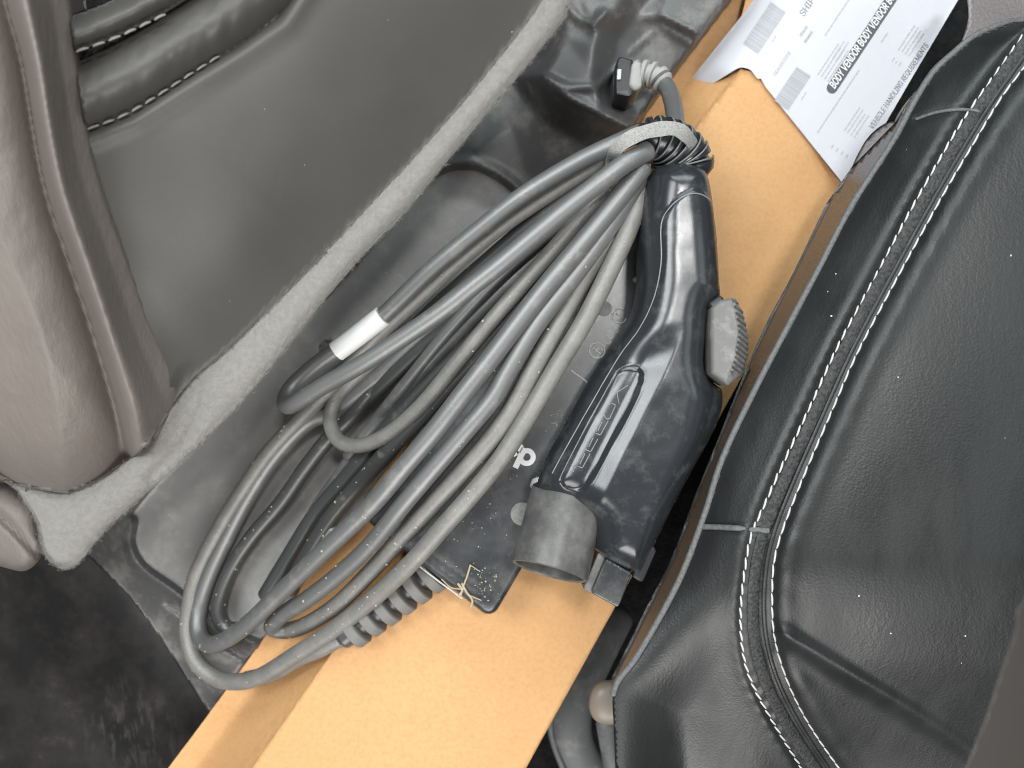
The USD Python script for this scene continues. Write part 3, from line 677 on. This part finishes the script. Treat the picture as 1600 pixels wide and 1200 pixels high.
# ribbed strain relief leaving the box
sa, sb = P(684, 884, .047), P(545, 990, .043)
rel = thing('strain_relief', sb, 'grey ribbed strain relief at the lower end of the charger box', 'strain relief')
n_r = 6
for k in range(n_r):
    t = (k + .2) / n_r
    c0 = sa + (sb - sa) * t; c1 = sa + (sb - sa) * (t + .105)
    r_ = .0128 - .0024 * t
    seg = np.stack([c0 + (c1 - c0) * u for u in (0, .04, .12, .5, .88, .96, 1)])
    part('rib', tube(seg, r_ * np.array([.88, .95, 1, 1, 1, .95, .88]), 36, False), m_relief, rel, smooth=40)
part('core', tube(np.stack([sa + (sb - sa) * u for u in np.linspace(-.1, 1.05, 12)]), .0066, 20), m_cable_dark, rel, smooth=True)

# ================================================================ CHARGING CABLE (coil)
cc = thing('charging_cable', P(560, 760, .01), 'thick grey dusty cable coiled into long loops over the box and tray', 'cable')
R = .0048
strands = {
 'outer': (m_cable_dusty, R, [(1004, 285, .094), (985, 350, .097), (954, 420, .097), (914, 500, .095), (866, 580, .092), (825, 650, .0895), (780, 720, .087), (735, 775, .084), (697, 818, .081), (640, 882, .072), (580, 938, .057), (520, 985, .046), (460, 1024, .038), (410, 1055, .031), (375, 1065, .026), (338, 1060, .021), (306, 1033, .017), (293, 990, .013), (297, 940, .012), (308, 895, .012), (336, 838, .014), (371, 779, .018), (420, 708, .022), (468, 655, .028), (510, 612, .036), (580, 532, .048), (656, 461, .060), (720, 403, .068), (790, 347, .076), (880, 287, .084), (965, 235, .09)]),
 'bright': (m_cable, R * 1.04, [(1004, 262, .104), (975, 300, .105), (925, 362, .104), (861, 438, .102), (820, 490, .100), (767, 560, .098), (720, 620, .096), (680, 672, .093), (635, 725, .088), (580, 790, .079), (510, 857, .066), (437, 927, .050), (395, 968, .040), (360, 995, .031), (330, 1007, .024), (311, 992, .017), (311, 950, .012), (325, 902, .012), (352, 843, .013), (388, 775, .016), (430, 712, .020), (480, 660, .025), (527, 640, .030), (565, 610, .034), (620, 565, .042), (690, 500, .050), (790, 415, .060), (940, 295, .074)]),
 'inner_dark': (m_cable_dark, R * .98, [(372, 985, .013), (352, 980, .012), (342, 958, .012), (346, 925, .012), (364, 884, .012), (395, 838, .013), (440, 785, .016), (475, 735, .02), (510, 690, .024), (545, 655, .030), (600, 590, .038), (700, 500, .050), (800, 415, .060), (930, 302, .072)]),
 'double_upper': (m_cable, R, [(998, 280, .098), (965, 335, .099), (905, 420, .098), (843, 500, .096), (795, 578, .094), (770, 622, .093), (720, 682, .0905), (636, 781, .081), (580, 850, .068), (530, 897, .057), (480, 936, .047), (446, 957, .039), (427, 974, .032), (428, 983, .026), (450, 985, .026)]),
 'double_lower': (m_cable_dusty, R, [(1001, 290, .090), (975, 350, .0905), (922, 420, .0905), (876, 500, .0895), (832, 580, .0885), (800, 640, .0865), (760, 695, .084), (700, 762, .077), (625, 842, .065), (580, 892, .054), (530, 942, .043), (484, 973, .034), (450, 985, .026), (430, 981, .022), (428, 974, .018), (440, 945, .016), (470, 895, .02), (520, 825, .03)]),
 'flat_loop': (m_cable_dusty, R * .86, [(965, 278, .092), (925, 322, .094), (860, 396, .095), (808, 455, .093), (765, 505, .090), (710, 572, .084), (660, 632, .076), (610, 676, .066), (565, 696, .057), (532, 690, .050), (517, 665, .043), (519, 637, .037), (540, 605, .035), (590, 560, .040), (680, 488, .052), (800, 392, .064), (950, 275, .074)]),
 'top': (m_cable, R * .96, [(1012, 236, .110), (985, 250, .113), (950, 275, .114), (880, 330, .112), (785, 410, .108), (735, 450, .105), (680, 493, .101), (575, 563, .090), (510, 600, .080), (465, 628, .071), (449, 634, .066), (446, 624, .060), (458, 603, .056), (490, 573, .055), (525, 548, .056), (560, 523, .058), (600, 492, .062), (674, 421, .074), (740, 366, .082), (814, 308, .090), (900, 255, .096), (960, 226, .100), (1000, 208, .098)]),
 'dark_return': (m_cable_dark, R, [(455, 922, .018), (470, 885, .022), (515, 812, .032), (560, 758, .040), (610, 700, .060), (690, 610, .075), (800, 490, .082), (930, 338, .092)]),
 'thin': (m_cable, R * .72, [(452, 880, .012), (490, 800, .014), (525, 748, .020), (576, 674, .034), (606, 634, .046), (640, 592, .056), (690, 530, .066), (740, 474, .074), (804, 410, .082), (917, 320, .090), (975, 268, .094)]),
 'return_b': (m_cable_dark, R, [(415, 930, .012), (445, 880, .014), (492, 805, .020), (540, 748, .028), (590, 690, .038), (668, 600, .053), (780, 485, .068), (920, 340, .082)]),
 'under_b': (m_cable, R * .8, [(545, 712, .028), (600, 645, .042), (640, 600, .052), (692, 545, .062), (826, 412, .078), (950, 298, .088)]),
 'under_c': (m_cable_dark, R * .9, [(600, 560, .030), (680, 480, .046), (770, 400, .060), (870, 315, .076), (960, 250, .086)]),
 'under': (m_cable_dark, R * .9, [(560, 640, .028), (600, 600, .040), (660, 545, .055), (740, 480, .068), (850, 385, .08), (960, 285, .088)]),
}
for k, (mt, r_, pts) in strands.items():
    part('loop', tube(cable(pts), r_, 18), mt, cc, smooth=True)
part('box_lead', tube(cable([(548, 988, .043), (505, 1012, .040), (470, 1027, .034), (425, 1052, .027), (385, 1062, .022)]), R, 16), m_cable_dusty, cc, smooth=True)
lab = cable([(526, 549, .0565), (562, 522, .0592), (598, 494, .0626)])
part('label_sleeve', tube(lab, R * 1.22, 20, False), m_label, cc, smooth=40, label='white plastic label sleeve round the left strand of the cable')

# ================================================================ CHARGING CONNECTOR
ZC = .092
hc = thing('charging_connector', P(1000, 650, .07), 'black pistol-shaped charging handle with a grey nozzle and ribbed thumb button', 'charging handle')
outl = crom([(1013, 272), (1030, 254), (1062, 247), (1095, 253), (1112, 270), (1121, 320), (1127, 390), (1130, 440), (1130, 466), (1112, 484), (1108, 530), (1108, 575), (1128, 600), (1139, 612), (1137, 645), (1118, 690), (1090, 740), (1060, 796), (1032, 854), (1014, 892), (1003, 907), (966, 888), (944, 876), (930, 856), (926, 812), (888, 792), (840, 770), (836, 756), (858, 712), (890, 655), (926, 590), (962, 535), (988, 496), (1000, 450), (1002, 395), (1004, 335), (1008, 295)], 5, True)
hp = Polygon(pxy(outl, ZC + .013)).buffer(-.001).buffer(.001)
shell_line = crom([(848, 768), (880, 708), (930, 620), (968, 556), (1000, 512), (1022, 465), (1033, 410), (1033, 352), (1046, 325), (1066, 308), (1086, 302), (1104, 308), (1116, 324), (1124, 350)], 6)
shell_poly = Polygon(np.vstack([shell_line, [(1180, 350), (1180, 620), (1000, 960), (900, 900)]])).buffer(0)
seam_right = crom([(1108, 262), (1117, 320), (1123, 390), (1127, 450), (1124, 560), (1121, 600), (1109, 650), (1086, 697), (1025, 785), (1000, 850), (985, 900)], 6)
ramp_line = [(925, 800), (960, 730), (1010, 630), (1045, 560), (1070, 500), (1085, 440)]
pocket = Polygon(crom([(878, 752), (884, 733), (925, 655), (958, 594), (967, 580), (982, 575), (996, 578), (1000, 590), (985, 630), (945, 705), (915, 758), (905, 764), (886, 762)], 5, True))
RH, TH = .0165, .0235
sgn2 = np.sign(pdist(np.array([(800., 700)]), [(1088, 430), (1080, 560), (1058, 680), (1020, 770), (985, 850), (960, 900)])[1][0])
def ztop_h(q):
    d = bd(q, hp)
    px = unP(np.column_stack([q, np.full(len(q), ZC + .016)]))
    th = TH - .006 * S((420 - px[:, 1]) / 160.) * 0
    h = th * np.clip(1 - (1 - np.clip(d / RH, 0, 1)) ** 2.3, 0, 1) ** .5
    dr, sr, rr = pdist(px, ramp_line)
    _, t, _ = pdist(np.array([(800., 700)]), ramp_line); sgn = np.sign(t[0])
    along = S((px[:, 1] - 505) / 70.)
    h = h - along * .0042 * np.clip(sr * sgn / 36., 0, 1)
    rs, rg, _ = pdist(px, [(1088, 430), (1080, 560), (1058, 680), (1020, 770), (985, 850), (960, 900)]); rg = -rg * sgn2
    h = h - S((px[:, 1] - 470) / 90.) * .0000034 * np.clip(rg, 0, 44) ** 2
    ds = np.where(inside(px, shell_poly), 1, -1) * np.minimum(pdist(px, shell_line)[0], 60)
    h = h + .0011 * S((ds + 1.5) / 3.)
    dg = pdist(px, seam_right)[0]; h = h - .0008 * np.exp(-(dg / 1.8) ** 2)
    dp = np.where(inside(px, pocket), 1, -1) * bd(px, pocket)
    h = h - .0014 * S((dp + 1.5) / 3.) + .0003 * np.exp(-((dp + 3.) / 1.6) ** 2)
    h = h + .0004 * (meshkit.fbm(np.column_stack([px / 40, np.zeros(len(px))]), 2, 7) - .5)
    return ZC + np.where(d < 1e-6, 0, h)
def zbot_h(q):
    d = bd(q, hp)
    return ZC - TH * np.clip(1 - (1 - np.clip(d / RH, 0, 1)) ** 2.3, 0, 1) ** .5
bd_ = part('body', solid(hp, ztop_h, zbot_h, .0011, [(.0002, 2), (.0006, 2), (.0012, 1.5), (.002, 1.2), (.003, 1)]), m_grip, hc, smooth=True)
# letters raised in the pocket, reading down the handle
def hz(px): 
    px = np.asarray(px, float); z = np.full(len(px), ZC + .018)
    for _ in range(3): z = ztop_h(P(px[:, 0], px[:, 1], z)[:, :2])
    return z
def onh(pts, lift=.0002, step=None):
    p = resample(np.asarray(pts, float), 3); return P(p[:, 0], p[:, 1], hz(p) + lift)
def lett(strokes):
    part('raised_letter', join([tube(onh(s), .00028, 6) for s in strokes]), m_letter, bd_, smooth=True)
lett([[(981, 602), (964, 613), (967, 630)]])
lett([[(950, 633), (943, 647), (947, 654), (952, 655), (962, 633), (956, 630)]])
lett([[(941, 659), (934, 673)], [(950, 658), (938, 680), (931, 677)]])
lett([[(927, 684), (920, 698)], [(934, 686), (923, 706), (914, 702)]])
lett([[(914, 709), (906, 725)], [(922, 709), (910, 731), (904, 729)]])
lett([[(900, 725), (894, 730), (896, 737)]])
part('shell_edge', tube(onh(shell_line[3:-9], .0001), .00036, 6), m_letter, hc, smooth=True)
part('flange_edge', tube(onh([(840, 766), (862, 776), (892, 788), (922, 802)], .0003), .0007, 6), m_edge, hc, smooth=True)
# thumb button
bt_px = np.array([(1104, 484), (1116, 472), (1142, 468), (1157, 488), (1165, 520), (1169, 552), (1160, 586), (1131, 603), (1104, 584)], float)
bp = Polygon(pxy(bt_px, .102)).buffer(-.0008).buffer(.0008)
crest = [(1137, 465), (1143, 490), (1148, 520), (1142, 560), (1128, 600)]
def zbtn(q):
    px = unP(np.column_stack([q, np.full(len(q), .108)])); d = bd(q, bp)
    dc, sc, rc_ = pdist(px, crest); _, t, _ = pdist(np.array([(1200., 530)]), crest); rgt = sc * np.sign(t[0])
    z = .1135 - np.where(rgt > 0, .0009 * rgt * .33, .00005 * -rgt)
    ribs = .0009 * np.sign(np.sin((px[:, 1] - .55 * px[:, 0]) / 8.6 * 2 * np.pi)) * S((rgt - 2) / 2.) * S((rgt + 60) / 10.) * S((588 - px[:, 1]) / 6)
    return z + ribs - .002 * (1 - np.sqrt(np.clip(1 - (1 - np.clip(d / .002, 0, 1)) ** 2, 0, 1)))
part('thumb_button', solid(bp, zbtn, lambda q: np.full(len(q), .092), .0006, [(.0003, 1.5), (.0009, 1.3)]), m_button, hc, smooth=45)
part('button_pivot', tube(P(np.array([1112, 1125]), np.array([478, 470]), .107), .0030, 14), m_black, hc, smooth=True)
# nozzle
na, nb = P(888, 776, .0885), P(858, 893, .1015)
ax = (nb - na) / np.linalg.norm(nb - na)
NR = .0192
def lathe(a, ax, prof, sides=64):
    u = np.cross(ax, (0, 0, 1)); u /= np.linalg.norm(u); w = np.cross(u, ax)
    th = np.linspace(0, 2 * np.pi, sides, endpoint=False)
    v = np.vstack([a + ax * s + r * (np.cos(th)[:, None] * u + np.sin(th)[:, None] * w) for s, r in prof])
    f = []
    for i in range(len(prof) - 1):
        j = np.arange(sides); k = (j + 1) % sides
        f += [np.stack([i * sides + j, i * sides + k, (i + 1) * sides + j], 1), np.stack([i * sides + k, (i + 1) * sides + k, (i + 1) * sides + j], 1)]
    return v, np.vstack(f)
LN = float(np.linalg.norm(nb - na))
nz = part('nozzle', lathe(na, ax, [(-.006, NR * .96), (0, NR * .98), (.002, NR), (LN - .001, NR), (LN, NR - .0005), (LN + .0003, NR - .0012), (LN - .0005, NR - .0020), (LN - .004, NR - .0022), (.012, NR - .0026), (.012, .0001)]), m_nozzle, hc, smooth=40)
part('nozzle_flange', lathe(na, ax, [(-.0035, NR * .9), (-.003, NR + .0009), (-.0006, NR + .0011), (.0002, NR * .95)]), m_edge, nz, smooth=40)
# latch arm
def prism(corners, z1, z0):
    c = np.asarray(corners, float); n = len(c)
    zz = np.broadcast_to(np.asarray(z1, float), n); z00 = np.broadcast_to(np.asarray(z0, float), n)
    top = P(c[:, 0], c[:, 1], zz); bot = np.column_stack([top[:, :2], z00])
    i = np.arange(n); j = (i + 1) % n
    f = [np.stack([i, j, i + n], 1), np.stack([j, j + n, i + n], 1)]
    f += [np.array([(0, k, k + 1) for k in range(1, n - 1)]), np.array([(n, n + k + 1, n + k) for k in range(1, n - 1)])]
    return orient(np.vstack([top, bot]), np.vstack(f))
def rounded(corners, z1, z0, rr):
    xy = Polygon(P(np.array([c[0] for c in corners]), np.array([c[1] for c in corners]), z1)[:, :2]).buffer(-rr).buffer(rr, 4)
    return solid(xy, lambda q: z1 - rr * .8 * (1 - np.sqrt(np.clip(1 - (1 - np.clip(bd(q, xy) / (rr * .8), 0, 1)) ** 2, 0, 1))), lambda q: np.full(len(q), z0), .0012, [(.0002, 1), (.0006, 1)])
part('latch_arm', rounded([(947, 872), (988, 896), (966, 950), (924, 927)], .104, .086, .0009), m_box, hc, smooth=30)
part('latch_cover', rounded([(936, 862), (949, 871), (927, 929), (911, 921)], .0995, .086, .0008), m_button, hc, smooth=30)
part('end_cap', rounded([(1000, 862), (1022, 852), (1026, 862), (1004, 912), (988, 902)], .103, .084, .0012), m_black, hc, smooth=30)
# bent strain relief at the grip's upper end
sr = cable([(1064, 262, .090), (1060, 244, .092), (1048, 226, .096), (1028, 214, .100), (1004, 212, .101)], 10, .0004)
u = np.linspace(0, 1, len(sr)); rad = .0168 - .0095 * u ** .8
rad = rad + .0010 * np.sign(np.sin(u * 2 * np.pi * 8)) * (u > .04)
part('strain_relief', tube(sr, rad, 32), m_grip, hc, smooth=50)
for k in range(7):
    i = int((.09 + k * .118) * len(sr)); 
    t_, n_, b_ = frames(sr)
    a = np.linspace(-1.45, 1.45, 26)
    rr = (.0168 - .0095 * u[i] ** .8) + .0011
    c = sr[i] + rr * (np.cos(a)[:, None] * n_[i] + np.sin(a)[:, None] * b_[i])
    part('relief_rib', tube(c, .00045, 7), m_nozzle_in, hc, smooth=True)

# ================================================================ STRAP
def ribbon(pts, width, thick, mat, name, par):
    q = crom(pts, 14); c = P(q[:, 0], q[:, 1], q[:, 2]); c = resample(c, .0015)
    t = np.gradient(c, axis=0); t /= np.linalg.norm(t, axis=1)[:, None]
    wd = np.cross(t, (0, 0, 1.0)); wd /= np.linalg.norm(wd, axis=1)[:, None]
    wd = wd * .9 + np.array((0, 0, .25)); wd /= np.linalg.norm(wd, axis=1)[:, None]
    nn = np.cross(wd, t)
    k = len(c); ww = width * (1 + .05 * np.sin(np.arange(k) * .7))[:, None]
    V = np.vstack([c - wd * ww / 2 + nn * thick, c + nn * thick * 1.8, c + wd * ww / 2 + nn * thick, c + wd * ww / 2, c, c - wd * ww / 2])
    i = np.arange(k - 1); F = []
    for s in range(6):
        a, b = s * k, ((s + 1) % 6) * k
        F += [np.stack([a + i, b + i, a + i + 1], 1), np.stack([b + i, b + i + 1, a + i + 1], 1)]
    part(name, orient(V, np.vstack(F)), mat, par, smooth=40)
sp = thing('cable_strap', P(1010, 215, .08), 'grey woven strap tied round the neck of the coiled cable', 'strap')
ribbon([(1084, 232, .100), (1072, 212, .112), (1052, 201, .117), (1022, 203, .119), (992, 212, .120), (970, 226, .117), (958, 244, .108), (952, 262, .092)], .0066, .0009, m_strap, 'band', sp)

# ================================================================ POWER PLUG
pg = thing('power_plug', P(985, 125, .035), 'small black power plug with a ribbed light grey boot, in the tray recess', 'plug')
part('plug_body', rounded([(966, 86), (990, 92), (992, 140), (986, 152), (962, 148), (962, 110)], .062, .036, .002), m_black, pg, smooth=30)
part('plug_base', rounded([(958, 112), (982, 118), (978, 156), (960, 152)], .056, .036, .002), m_tray, pg, smooth=30)
part('plug_mark', prism([(965, 108), (971, 108), (970, 124), (964, 124)], .0630, .060), m_edge, pg, smooth=False)
part('collar', rounded([(988, 96), (1003, 92), (1004, 136), (992, 142), (983, 132)], .064, .042, .0025), m_collar, pg, smooth=30)
bo = cable([(996, 117, .056), (1010, 116, .058), (1026, 120, .060), (1034, 128, .061)], 10, .0005)
ub = np.linspace(0, 1, len(bo)); rb = .0078 - .0012 * ub; rb = np.where((ub * 4) % 1 < .5, rb, rb * .74)
part('boot', tube(bo, rb, 24), m_collar, pg, smooth=50)
part('cord', tube(cable([(1030, 124, .061), (1044, 140, .066), (1052, 165, .078), (1055, 195, .094), (1050, 215, .100), (1030, 228, .098), (1000, 250, .095)]), .0046, 16), m_cable, pg, smooth=True)

# ================================================================ SMALL DEBRIS
def strand(pts, r, z): p = crom(pts, 6); return tube(P(p[:, 0], p[:, 1], z), r, 5)
ms = [strand([(735, 883), (730, 900), (724, 916), (720, 930)], 0.00055, ZB1 + .001), strand([(735, 883), (744, 889), (750, 893)], 0.00028, ZB1 + .001), strand([(722, 912), (729, 925), (738, 938), (735, 950)], 0.00066, ZB1 + .001), strand([(690, 905), (705, 918), (725, 921)], 0.00033, ZB1 + .001), strand([(733, 930), (745, 935), (752, 938)], 0.00033, ZB1 + .001), strand([(716, 912), (722, 922), (718, 930)], 0.00072, ZB1 + .001)]
p_ = part('straw_wisp', join(ms), m_straw, '/World', True, label='torn wisp of dry straw stuck to the corner of the charger box', cat='straw')
def crumbs(centres, rmin, rmax):
    ms = []
    for c in centres:
        s = trimesh.creation.icosphere(1); v = np.array(s.vertices) * (rng.uniform(rmin, rmax) * rng.uniform(.6, 1.3, 3)) * (1 + .25 * rng.normal(size=(len(s.vertices), 1)) * .5)
        ms.append((v + c, np.array(s.faces)))
    return join(ms)
cs = []
for key, n in (('outer', 70), ('inner_dark', 40), ('dark_return', 30), ('bright', 24), ('double_upper', 30), ('double_lower', 36), ('flat_loop', 20)):
    mt, r_, pts = strands[key]; c = cable(pts)
    for _ in range(n):
        i = rng.integers(2, len(c) - 2); a = rng.normal(0, .55); t = c[i + 1] - c[i - 1]; t /= np.linalg.norm(t); b = np.cross(t, (0, 0, 1)); b /= np.linalg.norm(b); nn = np.cross(b, t)
        cs.append(c[i] + r_ * (np.cos(a) * nn + np.sin(a) * b))
part('cable_dirt', crumbs(cs, .0002, .0006), m_dirt, '/World', False, kind='stuff', label='pale crumbs of dried dirt stuck along the cable loops', cat='dirt')
cs = [P(x, y, ZB1 + .0002) for x, y in np.vstack([rng.normal((757, 905), (14, 20), (46, 2)), rng.normal((866, 655), (7, 11), (22, 2)), rng.normal((997, 436), (5, 4), (14, 2)), rng.normal((800, 735), (12, 10), (8, 2)), rng.normal((760, 830), (40, 35), (26, 2))]) if bpoly.contains(Point(P(x, y, ZB1)[:2]))]
part('box_dirt', crumbs(cs, .00015, .00048), m_dirt, '/World', False, kind='stuff', label='pale grit scattered on the top of the charger box', cat='dirt')
cp = part('dirt_clod', crumbs([P(1003, 411, ZB1 + .001), P(1001, 417, ZB1 + .001), P(994, 437, ZB1 + .001)], .0014, .0022), m_dirt, '/World', False, label='small pale dirt clod on the box beside the grip', cat='dirt clod')
q = np.column_stack([rng.uniform(1240, 1590, 14), rng.uniform(100, 1150, 14)])
d_, s_, _ = pdist(q, L1); q = q[(d_ > 25)]
q = q[[cush.contains(Point(a)) for a in q]]
cs = list(P(q[:, 0], q[:, 1], zcush(q) + .0001)) + [P(1342, 931, float(zcush(np.array([(1342., 931)]))[0]) + .0003)]
part('seat_lint', crumbs(cs, .00015, .00045), m_white, '/World', False, kind='stuff', label='tiny white lint specks on the black seat leather', cat='lint')
